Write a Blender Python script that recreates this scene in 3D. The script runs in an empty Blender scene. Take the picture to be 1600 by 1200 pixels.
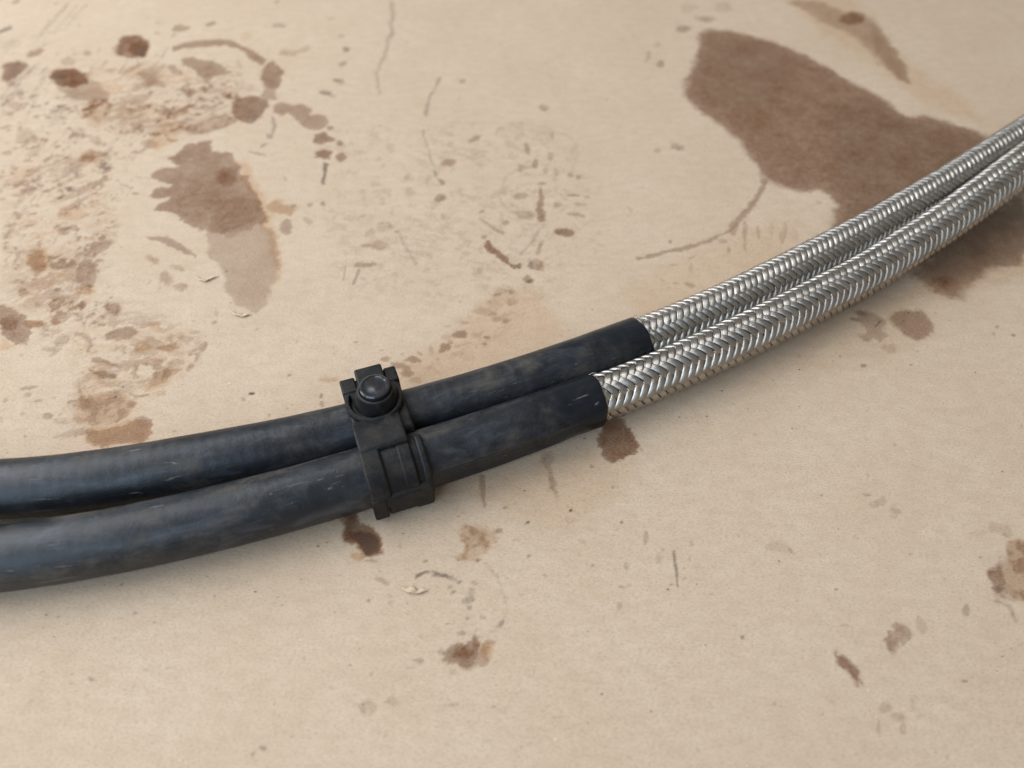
import bpy, bmesh, math, random
import numpy as np
from mathutils import Vector, Matrix

# ------------------------------------------------------------------ camera, light, exposure
SC = bpy.context.scene
COL = SC.collection
ELEV = math.radians(52.0)
FPX = 1250.0            # focal length in pixels of a 1600 wide picture
DIST = 0.305
CAM = np.array([0.0, -DIST*math.cos(ELEV), DIST*math.sin(ELEV)])
cd = bpy.data.cameras.new('camera'); cam = bpy.data.objects.new('camera', cd); COL.objects.link(cam)
cam.location = CAM; cam.rotation_euler = (math.pi/2-ELEV, 0, 0)
cd.sensor_width = 36.0; cd.lens = 36.0*FPX/1600.0
cd.clip_start = 0.01; cd.clip_end = 50
cd.dof.use_dof = True; cd.dof.focus_distance = 0.287; cd.dof.aperture_fstop = 7.0
SC.camera = cam

w = bpy.data.worlds.new('World'); SC.world = w; w.use_nodes = True
w.node_tree.nodes['Background'].inputs[0].default_value = (1.0, 0.95, 0.89, 1)
w.node_tree.nodes['Background'].inputs[1].default_value = 0.30

def area(name, loc, target, size, power, col):
    l = bpy.data.lights.new(name, 'AREA'); l.shape = 'RECTANGLE'; l.size, l.size_y = size
    l.energy = power; l.color = col
    o = bpy.data.objects.new(name, l); COL.objects.link(o); o.location = loc
    d = Vector(target)-Vector(loc); o.rotation_euler = d.to_track_quat('-Z', 'Y').to_euler()
    return o
area('skylight', (-1.05, 0.26, 0.92), (-0.18, 0.0, 0), (1.5, 1.5), 34.0, (0.91, 0.95, 1.0))
area('open_door_daylight', (-0.90, -1.20, 0.98), (-0.1, 0, 0), (1.4, 1.15), 21.0, (0.60, 0.79, 1.0))

SC.view_settings.view_transform = 'Standard'; SC.view_settings.look = 'None'
SC.view_settings.exposure = 0.0; SC.view_settings.gamma = 1.0
SC.view_settings.use_curve_mapping = False
SC.cycles.use_denoising = True

# ------------------------------------------------------------------ helpers
rng = np.random.default_rng(7)
random.seed(7)

def tag(o, label=None, cat=None, group=None, kind=None):
    if label: o['label'] = label
    if cat: o['category'] = cat
    if group: o['group'] = group
    if kind: o['kind'] = kind
    return o

def link(name, me, mat=None, parent=None, smooth=True):
    o = bpy.data.objects.new(name, me); COL.objects.link(o)
    if mat: me.materials.append(mat)
    if parent: o.parent = parent
    if smooth and len(me.polygons):
        me.polygons.foreach_set('use_smooth', np.ones(len(me.polygons), bool))
    return o

def grid_mesh(name, V, closed_v=False, uv=None):
    """V: (n, m, 3) array -> quad mesh; closed_v joins the last column to the first."""
    n, m = V.shape[:2]
    idx = np.arange(n*m).reshape(n, m)
    if closed_v:
        a = idx[:-1]; b = np.roll(idx, -1, 1)[:-1]; c = np.roll(idx, -1, 1)[1:]; d = idx[1:]
    else:
        a = idx[:-1, :-1]; b = idx[:-1, 1:]; c = idx[1:, 1:]; d = idx[1:, :-1]
    q = np.stack([a, b, c, d], -1).reshape(-1, 4).astype(np.int32)
    me = bpy.data.meshes.new(name)
    me.vertices.add(n*m); me.vertices.foreach_set('co', V.reshape(-1).astype(np.float32))
    me.loops.add(q.size); me.loops.foreach_set('vertex_index', q.reshape(-1))
    me.polygons.add(len(q)); me.polygons.foreach_set('loop_start', np.arange(0, q.size, 4, dtype=np.int32))
    if uv is not None:
        at = me.attributes.new('tube_uv', 'FLOAT_VECTOR', 'POINT')
        at.data.foreach_set('vector', np.concatenate([uv.reshape(n*m, -1), np.zeros((n*m, 3))], 1)[:, :3].astype(np.float32).reshape(-1))
    me.update(); me.validate()
    return me

def ray(x, y):
    x = np.asarray(x, float); y = np.asarray(y, float)
    dx = (x-800)/FPX; dy = -(y-600)/FPX
    s, c = math.sin(ELEV), math.cos(ELEV)
    return np.stack([dx, dy*s+c, dy*c-s], -1)

def on_plane(x, y, z=0.0):
    """point of the photograph -> point on the horizontal plane at height z"""
    d = ray(x, y); t = (z-CAM[2])/d[..., 2]
    return CAM+t[..., None]*d, t

def lattice_noise(X, Y, scale, seed):
    """smooth value noise, -1..1, cell size = scale"""
    r = np.random.default_rng(seed); T = r.random((256, 256))*2-1
    x = X/scale+1000; y = Y/scale+1000
    xi = np.floor(x).astype(int); yi = np.floor(y).astype(int)
    fx = x-xi; fy = y-yi; fx = fx*fx*(3-2*fx); fy = fy*fy*(3-2*fy)
    x0 = xi % 256; x1 = (xi+1) % 256; y0 = yi % 256; y1 = (yi+1) % 256
    return (T[x0, y0]*(1-fx)+T[x1, y0]*fx)*(1-fy)+(T[x0, y1]*(1-fx)+T[x1, y1]*fx)*fy

def fbm(X, Y, scale, seed, octv=4, gain=0.55):
    s = 0; a = 1; n = 0
    for k in range(octv):
        s = s+a*lattice_noise(X, Y, scale/2**k, seed+k); n += a; a *= gain
    return s/n

def sstep(e0, e1, x):
    t = np.clip((x-e0)/(e1-e0), 0, 1); return t*t*(3-2*t)

# ------------------------------------------------------------------ materials
class NT:
    def __init__(self, name):
        self.m = bpy.data.materials.new(name); self.m.use_nodes = True
        self.t = self.m.node_tree; self.b = self.t.nodes['Principled BSDF']
    def n(self, typ, **kw):
        nd = self.t.nodes.new(typ)
        for k, v in kw.items(): setattr(nd, k, v)
        return nd
    def l(self, a, b): self.t.links.new(a, b)
    def math(self, op, a, b=None, clamp=False):
        nd = self.n('ShaderNodeMath', operation=op, use_clamp=clamp)
        for i, v in enumerate((a, b)):
            if v is None: continue
            if isinstance(v, (int, float)): nd.inputs[i].default_value = v
            else: self.l(v, nd.inputs[i])
        return nd.outputs[0]
    def mix(self, f, a, b, blend='MIX'):
        nd = self.n('ShaderNodeMix', data_type='RGBA', blend_type=blend)
        for s, v in ((nd.inputs[0], f), (nd.inputs[6], a), (nd.inputs[7], b)):
            if isinstance(v, (int, float)): s.default_value = v
            elif isinstance(v, tuple): s.default_value = (*v, 1)
            else: self.l(v, s)
        return nd.outputs[2]
    def coords(self, scale=(1, 1, 1), rot=(0, 0, 0), src='Object', attr=None):
        if attr: o = self.n('ShaderNodeAttribute', attribute_name=attr).outputs['Vector']
        else: o = self.n('ShaderNodeTexCoord').outputs[src]
        mp = self.n('ShaderNodeMapping'); mp.inputs['Scale'].default_value = scale; mp.inputs['Rotation'].default_value = rot
        self.l(o, mp.inputs[0]); return mp.outputs[0]
    def noise(self, vec, scale, detail=3, rough=0.55, dist=0.0):
        nd = self.n('ShaderNodeTexNoise'); self.l(vec, nd.inputs['Vector'])
        nd.inputs['Scale'].default_value = scale; nd.inputs['Detail'].default_value = detail
        nd.inputs['Roughness'].default_value = rough; nd.inputs['Distortion'].default_value = dist
        return nd.outputs['Fac']
    def ramp(self, f, lo, hi, a=0.0, b=1.0):
        nd = self.n('ShaderNodeMapRange', interpolation_type='SMOOTHSTEP')
        self.l(f, nd.inputs[0])
        for i, v in zip((1, 2, 3, 4), (lo, hi, a, b)): nd.inputs[i].default_value = v
        return nd.outputs[0]
    def bump(self, h, strength, dist, prev=None):
        nd = self.n('ShaderNodeBump'); nd.inputs['Strength'].default_value = strength; nd.inputs['Distance'].default_value = dist
        self.l(h, nd.inputs['Height'])
        if prev is not None: self.l(prev, nd.inputs['Normal'])
        return nd.outputs[0]
    def set(self, **kw):
        for k, v in kw.items():
            s = self.b.inputs[k.replace('_', ' ')]
            if isinstance(v, (int, float)): s.default_value = v
            elif isinstance(v, tuple): s.default_value = (*v, 1)
            else: self.l(v, s)

def cardboard_material():
    k = NT('cardboard')
    st = k.n('ShaderNodeAttribute', attribute_name='stain')
    sep = k.n('ShaderNodeSeparateColor'); k.l(st.outputs['Color'], sep.inputs[0])
    oil, soot, rust = sep.outputs[0], sep.outputs[1], sep.outputs[2]
    P = k.coords((1, 1, 1), (0, 0, 0.06))
    S = k.coords((1, 2.1, 1), (0, 0, 0.14))
    mott = k.noise(P, 26, 4, 0.6)
    mott2 = k.noise(S, 130, 4, 0.65)
    fib = k.noise(S, 900, 4, 0.78)
    col = k.mix(k.ramp(mott, 0.3, 0.7), (0.540, 0.412, 0.294), (0.572, 0.446, 0.326))
    col = k.mix(k.ramp(mott2, 0.34, 0.70, 0.0, 0.42), col, (0.455, 0.334, 0.230))
    col = k.mix(k.ramp(fib, 0.43, 0.74, 0.0, 0.80), col, (0.36, 0.265, 0.18))
    col = k.mix(k.ramp(fib, 0.20, 0.40, 0.35, 0.0), col, (0.66, 0.57, 0.44))
    # flecks in the recycled paper
    fl = k.noise(k.coords((1, 2.2, 1), (0, 0, 0.7)), 520, 1, 0.4)
    col = k.mix(k.ramp(fl, 0.775, 0.82, 0.0, 0.7), col, (0.10, 0.08, 0.06))
    fl2 = k.noise(k.coords((1.6, 1, 1), (0, 0, 0.3)), 700, 1, 0.4)
    col = k.mix(k.ramp(fl2, 0.80, 0.83, 0.0, 0.8), col, (0.80, 0.74, 0.62))
    # stains, broken up by the paper's own grain
    grain = k.ramp(k.noise(P, 260, 4, 0.7), 0.28, 0.72, 0.93, 1.05)
    g2 = k.ramp(k.noise(S, 900, 2, 0.6), 0.3, 0.7, 0.92, 1.06)
    o2 = k.math('MULTIPLY', k.math('MULTIPLY', oil, grain), g2, True)
    s2 = k.math('MULTIPLY', soot, k.math('MULTIPLY', grain, g2), True)
    r2 = k.math('MULTIPLY', rust, grain, True)
    col = k.mix(r2, col, k.mix(1.0, col, (0.79, 0.575, 0.36), 'MULTIPLY'))
    col = k.mix(o2, col, k.mix(1.0, col, (0.26, 0.128, 0.062), 'MULTIPLY'))
    col = k.mix(s2, col, (0.075, 0.056, 0.040))
    b = k.bump(fib, 0.26, 0.0004)
    b = k.bump(mott2, 0.30, 0.0006, b)
    cor = k.n('ShaderNodeTexWave', wave_type='BANDS', bands_direction='X'); k.l(k.coords((1, 1, 1), (0, 0, -0.32)), cor.inputs[0])
    cor.inputs['Scale'].default_value = 40; cor.inputs['Distortion'].default_value = 0.4
    b = k.bump(cor.outputs['Fac'], 0.018, 0.001, b)
    k.set(Base_Color=col, Roughness=k.ramp(st.outputs['Alpha'], 0.0, 1.0, 0.78, 0.16), Normal=b)
    k.l(k.ramp(st.outputs['Alpha'], 0.0, 1.0, 0.15, 0.55), k.b.inputs['Specular IOR Level'])
    k.b.inputs['Specular IOR Level'].default_value = 0.15
    return k.m

def rubber_material(name, dust, seed, rib):
    k = NT(name)
    P = k.coords((1, 1, 1), (0.3*seed, 0.2, 0.5))
    U = k.coords((1, 1, 1), attr='tube_uv')                       # x: metres along, y: turns round
    A = k.coords((26, 5.0, 1), attr='tube_uv')
    streak = k.noise(A, 1.0+0.1*seed, 5, 0.66, 0.5)
    clou = k.noise(P, 62, 5, 0.68, 0.3)
    fine = k.noise(P, 900, 3, 0.7)
    dm = k.math('MULTIPLY', k.ramp(streak, 0.42, 0.68), k.ramp(clou, 0.36, 0.66), True)
    d2 = k.ramp(clou, 0.52, 0.80, 0.0, 0.35)
    dm = k.math('MULTIPLY', k.math('ADD', dm, d2), k.ramp(fine, 0.25, 0.75, 0.65, 1.15), True)
    dm = k.math('MULTIPLY', dm, dust, True)
    sp = k.n('ShaderNodeSeparateXYZ'); k.l(k.n('ShaderNodeAttribute', attribute_name='tube_uv').outputs['Vector'], sp.inputs[0]); fresh = sp.outputs['Z']
    dm = k.math('MULTIPLY', dm, k.math('SUBTRACT', 1.0, k.math('MULTIPLY', fresh, 0.85)), True)
    base = k.mix(k.ramp(clou, 0.3, 0.7), (0.0085, 0.0100, 0.0125), (0.014, 0.017, 0.022))
    bloom = k.noise(k.coords((34, 7, 1), attr='tube_uv'), 1.3, 5, 0.7, 0.8)
    base = k.mix(k.math('MULTIPLY', k.ramp(bloom, 0.46, 0.72, 0.0, 0.85), k.math('SUBTRACT', 1.0, fresh)), base, (0.040, 0.048, 0.060))
    col = k.mix(dm, base, (0.092, 0.077, 0.058))
    # pale scuffs: short scrapes along the hose
    sc = k.noise(k.coords((95, 42, 1), attr='tube_uv'), 1.0, 4, 0.62, 1.0)
    scm = k.math('MULTIPLY', k.ramp(sc, 0.635, 0.70), k.ramp(k.noise(P, 34, 2), 0.47, 0.60), True)
    col = k.mix(k.math('MULTIPLY', scm, 0.5), col, (0.30, 0.28, 0.25))
    ro = k.math('ADD', k.ramp(clou, 0.25, 0.75, 0.36, 0.50), k.math('MULTIPLY', dm, 0.35))
    ro = k.math('SUBTRACT', ro, k.math('MULTIPLY', fresh, 0.20))
    wv = k.n('ShaderNodeTexWave', wave_type='BANDS', bands_direction='X', wave_profile='SIN')
    k.l(k.coords((1, 0.012, 1), attr='tube_uv'), wv.inputs[0]); wv.inputs['Scale'].default_value = 78; wv.inputs['Distortion'].default_value = 0.6
    b = k.bump(wv.outputs['Fac'], rib, 0.001)
    b = k.bump(fine, 0.16, 0.0004, b)
    b = k.bump(clou, 0.25, 0.0012, b)
    b = k.bump(scm, 0.3, 0.0003, b)
    k.set(Base_Color=col, Roughness=ro, Normal=b)
    k.l(k.math('MULTIPLY', k.math('SUBTRACT', 1.0, k.math('MULTIPLY', fresh, 0.55)), 0.38), k.b.inputs['Specular IOR Level'])
    return k.m

def steel_material():
    k = NT('braided_stainless_steel')
    at = k.n('ShaderNodeAttribute', attribute_name='tube_uv')
    sp = k.n('ShaderNodeSeparateXYZ'); k.l(at.outputs['Vector'], sp.inputs[0])
    # eight wires lie side by side in every strand
    ph = k.math('MULTIPLY', sp.outputs['Y'], 2*math.pi*8)
    wire = k.math('ABSOLUTE', k.math('SINE', k.math('MULTIPLY', ph, 0.5)))
    oi = k.n('ShaderNodeObjectInfo')
    P = k.coords((1, 1, 1))
    gr = k.noise(P, 160, 4, 0.7)
    col = k.mix(k.ramp(oi.outputs['Random'], 0, 1), (0.38, 0.355, 0.32), (0.48, 0.455, 0.42))
    col = k.mix(k.ramp(gr, 0.45, 0.75, 0.0, 0.5), col, (0.30, 0.275, 0.24))
    ro = k.ramp(gr, 0.3, 0.7, 0.24, 0.40)
    b = k.bump(wire, 0.45, 0.00020)
    k.set(Base_Color=col, Metallic=1.0, Roughness=ro, Normal=b)
    return k.m

def plain(name, col, rough, spec=0.5, metal=0.0):
    k = NT(name); P = k.coords()
    n = k.noise(P, 300, 4, 0.65)
    k.set(Base_Color=k.mix(k.ramp(n, 0.3, 0.7), tuple(c*0.8 for c in col), tuple(c*1.2 for c in col)),
          Roughness=k.ramp(n, 0.3, 0.7, rough*0.85, min(1, rough*1.2)), Metallic=metal, Normal=k.bump(n, 0.12, 0.0003))
    k.b.inputs['Specular IOR Level'].default_value = spec
    return k.m

def plastic_material():
    k = NT('dusty_black_plastic'); P = k.coords()
    n = k.noise(P, 170, 5, 0.7, 0.4); f = k.noise(P, 1100, 3, 0.7)
    geo = k.n('ShaderNodeNewGeometry'); sp = k.n('ShaderNodeSeparateXYZ'); k.l(geo.outputs['Normal'], sp.inputs[0])
    d = k.math('MULTIPLY', k.ramp(n, 0.40, 0.70), k.ramp(f, 0.3, 0.7, 0.6, 1.1), True)
    col = k.mix(k.math('MULTIPLY', d, 0.8), (0.0055, 0.0060, 0.0070), (0.036, 0.029, 0.023))
    s = k.noise(k.coords((1, 5, 1), (0, 0, 0.4)), 420, 3, 0.6)
    col = k.mix(k.ramp(s, 0.735, 0.79, 0, 0.6), col, (0.14, 0.12, 0.10))
    b = k.bump(f, 0.2, 0.0003); b = k.bump(n, 0.25, 0.0006, b)
    k.set(Base_Color=col, Roughness=k.ramp(n, 0.3, 0.7, 0.46, 0.66), Normal=b)
    k.b.inputs['Specular IOR Level'].default_value = 0.28
    return k.m

M_CARD = cardboard_material()
M_RUB1 = rubber_material('dusty_black_rubber', 0.70, 1, 0.030)
M_RUB2 = rubber_material('dusty_black_rubber_thick', 0.95, 3, 0.010)
M_STEEL = steel_material()
M_CORE = plain('dark_inner_hose', (0.02, 0.019, 0.018), 0.7, 0.3)
M_PLAST = plastic_material()
M_BOLT = plain('glossy_black_bolt', (0.016, 0.016, 0.019), 0.17, 0.65)
M_PAPER = plain('torn_paper', (0.62, 0.48, 0.34), 0.85, 0.2)

# ------------------------------------------------------------------ cardboard sheet with its stains
def axis(lo, hi, step, out_lo, out_hi):
    inner = np.arange(lo, hi+step/2, step)
    left = np.linspace(out_lo, lo, 14)[:-1]; right = np.linspace(hi, out_hi, 14)[1:]
    return np.concatenate([left, inner, right])
STEP = 0.00056
gx = axis(-0.318, 0.318, STEP, -0.95, 0.95)
gy = axis(-0.140, 0.302, STEP, -0.60, 1.10)
GX, GY = np.meshgrid(gx, gy)                     # rows: y
OIL = np.zeros_like(GX); SOOT = np.zeros_like(GX); RUST = np.zeros_like(GX); WET = np.zeros_like(GX)
CH = {'o': OIL, 's': SOOT, 'r': RUST, 'w': WET}
WX = 0.0030*fbm(GX, GY, 0.007, 11, 5, 0.62)+0.0004*lattice_noise(GX, GY, 0.0011, 31)
WY = 0.0030*fbm(GX, GY, 0.007, 21, 5, 0.62)+0.0004*lattice_noise(GX, GY, 0.0011, 41)
SP1 = fbm(GX, GY, 0.0050, 51, 4, 0.7)
SP2 = fbm(GX, GY, 0.0026, 61, 3, 0.7)
MOT = fbm(GX, GY, 0.012, 71, 5, 0.6)

def poly_sd(PX, PY, pts):
    """signed distance to a polygon, negative inside"""
    d = np.full(PX.shape, 1e9); ins = np.zeros(PX.shape, bool); n = len(pts)
    for i in range(n):
        ax, ay = pts[i]; bx, by = pts[(i+1) % n]
        ex, ey = bx-ax, by-ay; L = ex*ex+ey*ey+1e-18
        t = np.clip(((PX-ax)*ex+(PY-ay)*ey)/L, 0, 1)
        d = np.minimum(d, (PX-ax-t*ex)**2+(PY-ay-t*ey)**2)
        c = (ay > PY) != (by > PY)
        xi = ax+(PY-ay)/(ey if abs(ey) > 1e-15 else 1e-15)*ex
        ins ^= c & (PX < xi)
    d = np.sqrt(d); return np.where(ins, -d, d)

class Crop:
    """points read off an enlarged piece of the photograph"""
    def __init__(self, ox, oy, s): self.o = (ox, oy); self.s = s
    def world(self, pts):
        p = np.array(pts, float)/self.s+np.array(self.o)
        return on_plane(p[:, 0], p[:, 1])[0][:, :2]
    def poly(self, pts, inten, ch='o', soft=0.9, speck=0.0, rag=1.0, mot=.28):
        for _ in range(2 if len(pts) < 40 else 0):          # round the corners
            p = np.array(pts, float); q = np.roll(p, -1, 0)
            pts = np.stack([.86*p+.14*q, .14*p+.86*q], 1).reshape(-1, 2).tolist()
        if ch == 'r' and soft >= 4: inten *= .55
        W = self.world(pts); m = 0.004+soft*0.001
        x0, y0 = W.min(0)-m; x1, y1 = W.max(0)+m
        i0, i1 = np.searchsorted(gy, [y0, y1]); j0, j1 = np.searchsorted(gx, [x0, x1])
        if i1 <= i0 or j1 <= j0: return
        sl = (slice(i0, i1), slice(j0, j1))
        size = min(1.0, max(0.25, (W.max(0)-W.min(0)).min()/0.006))
        r = rag*size
        sd = poly_sd(GX[sl]+r*WX[sl], GY[sl]+r*WY[sl], W)
        sd = sd+0.0009*r*SP2[sl]-0.00018
        sf = soft*0.001*max(.55, size)*(0.5+1.3*np.clip(MOT[sl]+.28, 0, 1.2))
        a = (1-sstep(-sf, sf*0.55, sd))*(0.90+0.10*(1-sstep(-3.0*sf-.0012, -sf*.3, sd)))
        if speck > 0:
            t = sstep(-0.14, 0.30, SP1[sl]*0.75+SP2[sl]*0.55+(0.13-speck*0.22))
            a = a*(1-min(speck, 1)+min(speck, 1)*t)
        a = a*inten*1.08*(1+mot*MOT[sl]+0.10*SP1[sl])
        C = CH[ch]; C[sl] = 1-(1-C[sl])*(1-np.clip(a, 0, 0.97)) if ch == 's' else np.maximum(C[sl], a)+0.20*np.minimum(C[sl], a)*(a > 0)
    def ell(self, cx, cy, rx, ry, inten, rot=0, ch='o', soft=0.8, speck=0.0):
        c, s = math.cos(math.radians(rot)), math.sin(math.radians(rot))
        pts = []
        if ch == 'r': soft = max(soft*1.8, 2.0)
        for q in range(14):
            t = 2*math.pi*q/14; k = 1+0.10*random.uniform(-1, 1)
            u, v = rx*k*math.cos(t), ry*k*math.sin(t)
            pts.append((cx+u*c-v*s, cy+u*s+v*c))
        self.poly(pts, inten, ch, soft, speck)
    def line(self, pts, width, inten, ch='o', soft=0.5, speck=0.0):
        p = np.array(pts, float); n = len(p)
        wd = np.full(n, width, float) if np.isscalar(width) else np.array(width, float)
        # finer sampling so the outline bends
        t = np.linspace(0, n-1, (n-1)*4+1); q = np.stack([np.interp(t, range(n), p[:, 0]), np.interp(t, range(n), p[:, 1])], 1); wd = np.interp(t, range(n), wd)
        tg = np.gradient(q, axis=0); tg /= np.linalg.norm(tg, axis=1)[:, None]+1e-9
        nn = np.stack([-tg[:, 1], tg[:, 0]], 1)
        jit = 1+0.3*rng.uniform(-1, 1, len(q))
        L = q+nn*(wd*jit/2)[:, None]; R = q-nn*(wd*jit/2)[:, None]
        self.poly(np.concatenate([L, R[::-1]]).tolist(), inten, ch, soft, speck, 0.6)

def smear(crop, pts, inten, ch, deg, seed, thr=0.05, L=0.011, B=0.0021):
    """a dragged, broken smudge: streaks along one direction inside a soft outline"""
    W = crop.world(pts); x0, y0 = W.min(0)-.01; x1, y1 = W.max(0)+.01
    i0, i1 = np.searchsorted(gy, [y0, y1]); j0, j1 = np.searchsorted(gx, [x0, x1]); sl = (slice(i0, i1), slice(j0, j1))
    if i1 <= i0 or j1 <= j0: return
    c, s_ = math.cos(math.radians(deg)), math.sin(math.radians(deg))
    X = GX[sl]+1.5*WX[sl]; Y = GY[sl]+1.5*WY[sl]
    n = fbm((X*c+Y*s_)*B/L, -X*s_+Y*c, B, seed, 4, 0.65)+0.5*lattice_noise(X, Y, 0.018, seed+9)
    sd = poly_sd(X, Y, W); a = (1-sstep(-.012, .003, sd))*sstep(thr, thr+.42, n+0.2*SP2[sl])*inten*(.50 if ch == 'r' else .72)
    C = CH[ch]; C[sl] = np.maximum(C[sl], a)+0.25*np.minimum(C[sl], a)
T = Crop(0, 0, 1); C6 = Crop(0, 0, 2.4); C7 = Crop(1000, 0, 2.6667); C8 = Crop(500, 50, 2.6667)
C5 = Crop(640, 480, 4); B1 = Crop(500, 750, 3); B2 = Crop(1200, 750, 3); B3 = Crop(900, 250, 4)
B4 = Crop(0, 400, 3.75); B5 = Crop(850, 700, 4); B7 = Crop(1300, 380, 5); B8 = Crop(500, 440, 5.3333)

# --- upper left: print of an oily sole and drips
C6.poly([(700,540),(790,530),(800,570),(870,575),(900,640),(935,680),(960,740),(990,790),(960,830),(880,860),(830,880),(750,870),(700,840),(650,800),(570,790),(590,760),(640,735),(555,745),(570,710),(640,700),(600,680),(555,665),(580,640),(690,620),(620,605),(660,580)], .60, soft=.9)
C6.poly([(830,740),(960,740),(1000,820),(1030,900),(1045,970),(1030,1060),(1010,1140),(960,1170),(880,1150),(850,1090),(830,1010),(790,950),(770,880)], .36, soft=1.6)
C6.poly([(870,580),(930,620),(1000,760),(1060,960),(1040,1080),(1015,1000),(980,830)], .5, 'r', 2.5)
C6.ell(850,665,50,38,.72,soft=2); C6.line([(840,880),(920,850),(1000,810)],34,.55,soft=1.5)
C6.ell(1075,850,32,30,.45); C6.ell(1050,780,55,26,.24,ch='o',soft=1.2); C6.ell(1050,780,60,30,.5,ch='r')
C6.line([(650,185),(700,170),(790,160),(860,158),(920,190),(990,235)],[20,24,22,24,20,26],.55)
C6.ell(1020,280,38,48,.62); C6.line([(1015,300),(1005,370)],62,.45)
C6.poly([(880,380),(930,355),(1000,370),(1020,400),(960,450),(930,470),(880,440),(865,410)], .64)
for a in [(1060,405,38,26,.48),(1130,425,44,36,.5),(1185,460,48,34,.48),(1215,520,37,20,.6),(1245,480,16,11,.5),(1215,575,33,18,.66),(1285,585,22,15,.66),(1272,537,15,11,.58)]: C6.ell(*a)
C6.line([(1220,610),(1217,650),(1208,692)],[22,10,12],.7,'s',.4)
C6.ell(500,175,62,46,.8,soft=1.1); C6.ell(520,185,34,32,.95,soft=1.4); C6.ell(447,190,20,26,.4); C6.ell(525,190,22,24,.35,ch='s',soft=1.5)
C6.poly([(180,290),(215,262),(280,258),(330,280),(325,310),(280,328),(220,320)], .84, soft=1.1); C6.ell(225,290,30,18,.3,ch='s',soft=1.2)
C6.poly([(200,320),(320,290),(370,310),(410,350),(400,380),(330,380),(270,375)], .40, soft=1.2)
C6.ell(365,410,56,52,.62,ch='o',speck=.7); C6.ell(365,420,60,60,.5,ch='r',speck=.5); C6.ell(510,420,80,45,.5,ch='r',speck=.6); C6.ell(510,415,80,42,.45,ch='o',speck=.85)
C6.poly([(0,245),(60,225),(95,230),(100,255),(60,295),(0,305)], .64); C6.ell(135,197,36,12,.5,rot=-25); C6.ell(45,310,20,12,.35)
C6.poly([(680,225),(720,213),(800,225),(850,260),(870,275),(800,285),(770,315),(740,270),(690,245)], .55)
C6.ell(660,260,30,12,.42,rot=30); C6.ell(570,300,58,20,.45,rot=25); C6.ell(495,260,50,8,.35,rot=-20)
C6.ell(680,107,36,14,.45); C6.ell(790,90,18,9,.5); C6.ell(590,125,14,6,.3); C6.ell(255,230,34,16,.35,speck=.5); C6.ell(325,200,14,10,.4)
C6.poly([(690,480),(760,450),(850,430),(900,450),(870,470),(780,495),(700,500)], .5, speck=.35)
C6.poly([(580,480),(660,440),(690,490),(640,540),(600,560),(540,560)], .55, 'r', 1.2, .5); C6.ell(630,500,70,40,.4,speck=.85); C6.ell(560,545,32,18,.35)
C6.ell(345,590,38,28,.55,speck=.5); C6.ell(345,590,50,32,.5,ch='r',speck=.3); C6.ell(290,620,30,10,.4,speck=.3)
for a in [(285,655,14,14,.42),(270,712,26,12,.5),(300,500,14,22,.4),(370,525,16,14,.4),(395,620,24,12,.45)]: C6.ell(*a,ch='s',speck=.6)
C6.ell(275,800,55,30,.5,ch='r',speck=.3); C6.ell(240,790,22,18,.4,speck=.5); C6.ell(235,872,22,14,.45); C6.ell(265,860,30,8,.35)
C6.ell(142,980,40,48,.5,soft=1.5); C6.ell(145,975,48,56,.7,ch='r',soft=1.6); C6.poly([(330,910),(430,890),(400,940),(350,970)], .45)
C6.ell(330,1030,48,48,.55); C6.ell(320,1085,46,24,.6,ch='r',speck=.3); C6.ell(315,1080,40,22,.4,speck=.7); C6.ell(260,965,70,30,.5,speck=.75); C6.ell(240,1000,50,12,.45)
C6.line([(550,890),(620,905),(680,930),(730,965)],[8,22,30,8],.5)
for a in [(430,1160,36,20,.55,35),(310,1145,13,20,.5,20),(215,1115,25,15,.42,20),(145,1140,16,12,.45,0),(25,882,18,12,.35,0),(580,975,30,10,.3,20),(665,1000,30,10,.32,20),(630,1045,20,28,.35,0),(675,1080,22,18,.35,0),(95,510,45,30,.35,0),(130,520,14,18,.4,0)]: C6.ell(*a[:5],rot=a[5],speck=.35)
C6.poly([(0,340),(200,330),(450,420),(900,250),(950,450),(620,520),(450,640),(440,900),(400,1180),(90,1190),(0,1000)], .50, 'o', 4, 1.2)
C6.poly([(440,330),(640,300),(900,300),(930,420),(700,440),(560,470),(450,400)], .5, 'o', 3, 1.0)
for a in [[(140,150),(250,20)],[(200,130),(290,20)],[(170,110),(270,0)],[(250,95),(325,20)],[(150,130),(190,70)]]: C6.line(a,[4,9,3] if len(a)==3 else 6,.28,'s',.5,.5)
for a in [[(10,400),(80,300),(150,230)],[(80,420),(170,280)],[(0,370),(60,300)],[(380,590),(470,480)],[(100,440),(140,350)]]: C6.line(a,13,.36,'s',.6,.75)
C6.line([(0,120),(45,100)],14,.6,'s',.5); C6.line([(50,10),(75,0)],10,.5,'s')
C6.line([(1050,195),(1110,200),(1160,175)],22,.35,'o',.6,.6); C6.ell(1050,96,32,7,.35); C6.ell(925,140,30,18,.2,ch='r')
for a in [(1215,350,20,9,.5),(1245,362,14,6,.35),(1270,302,22,7,.42),(1290,240,14,8,.36),(1298,186,12,10,.42),(1245,70,14,6,.25),(1280,135,12,6,.3)]: C6.ell(*a,ch='s',speck=.3)
for a in [(960,575,36,6,.35,15),(1015,510,14,10,.42,0),(1025,470,8,30,.35,0),(990,545,14,8,.35,-40),(960,440,30,14,.25,0),(1160,770,12,8,.4,0),(1213,765,12,8,.45,0),(1100,772,10,6,.4,0),(1155,825,20,8,.25,40)]: C6.ell(*a[:5],rot=a[5],ch='s')
C6.poly([(180,330),(420,380),(620,420),(880,330),(900,470),(640,520),(430,470),(330,470)], .20, 'o', 5, .7)
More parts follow.
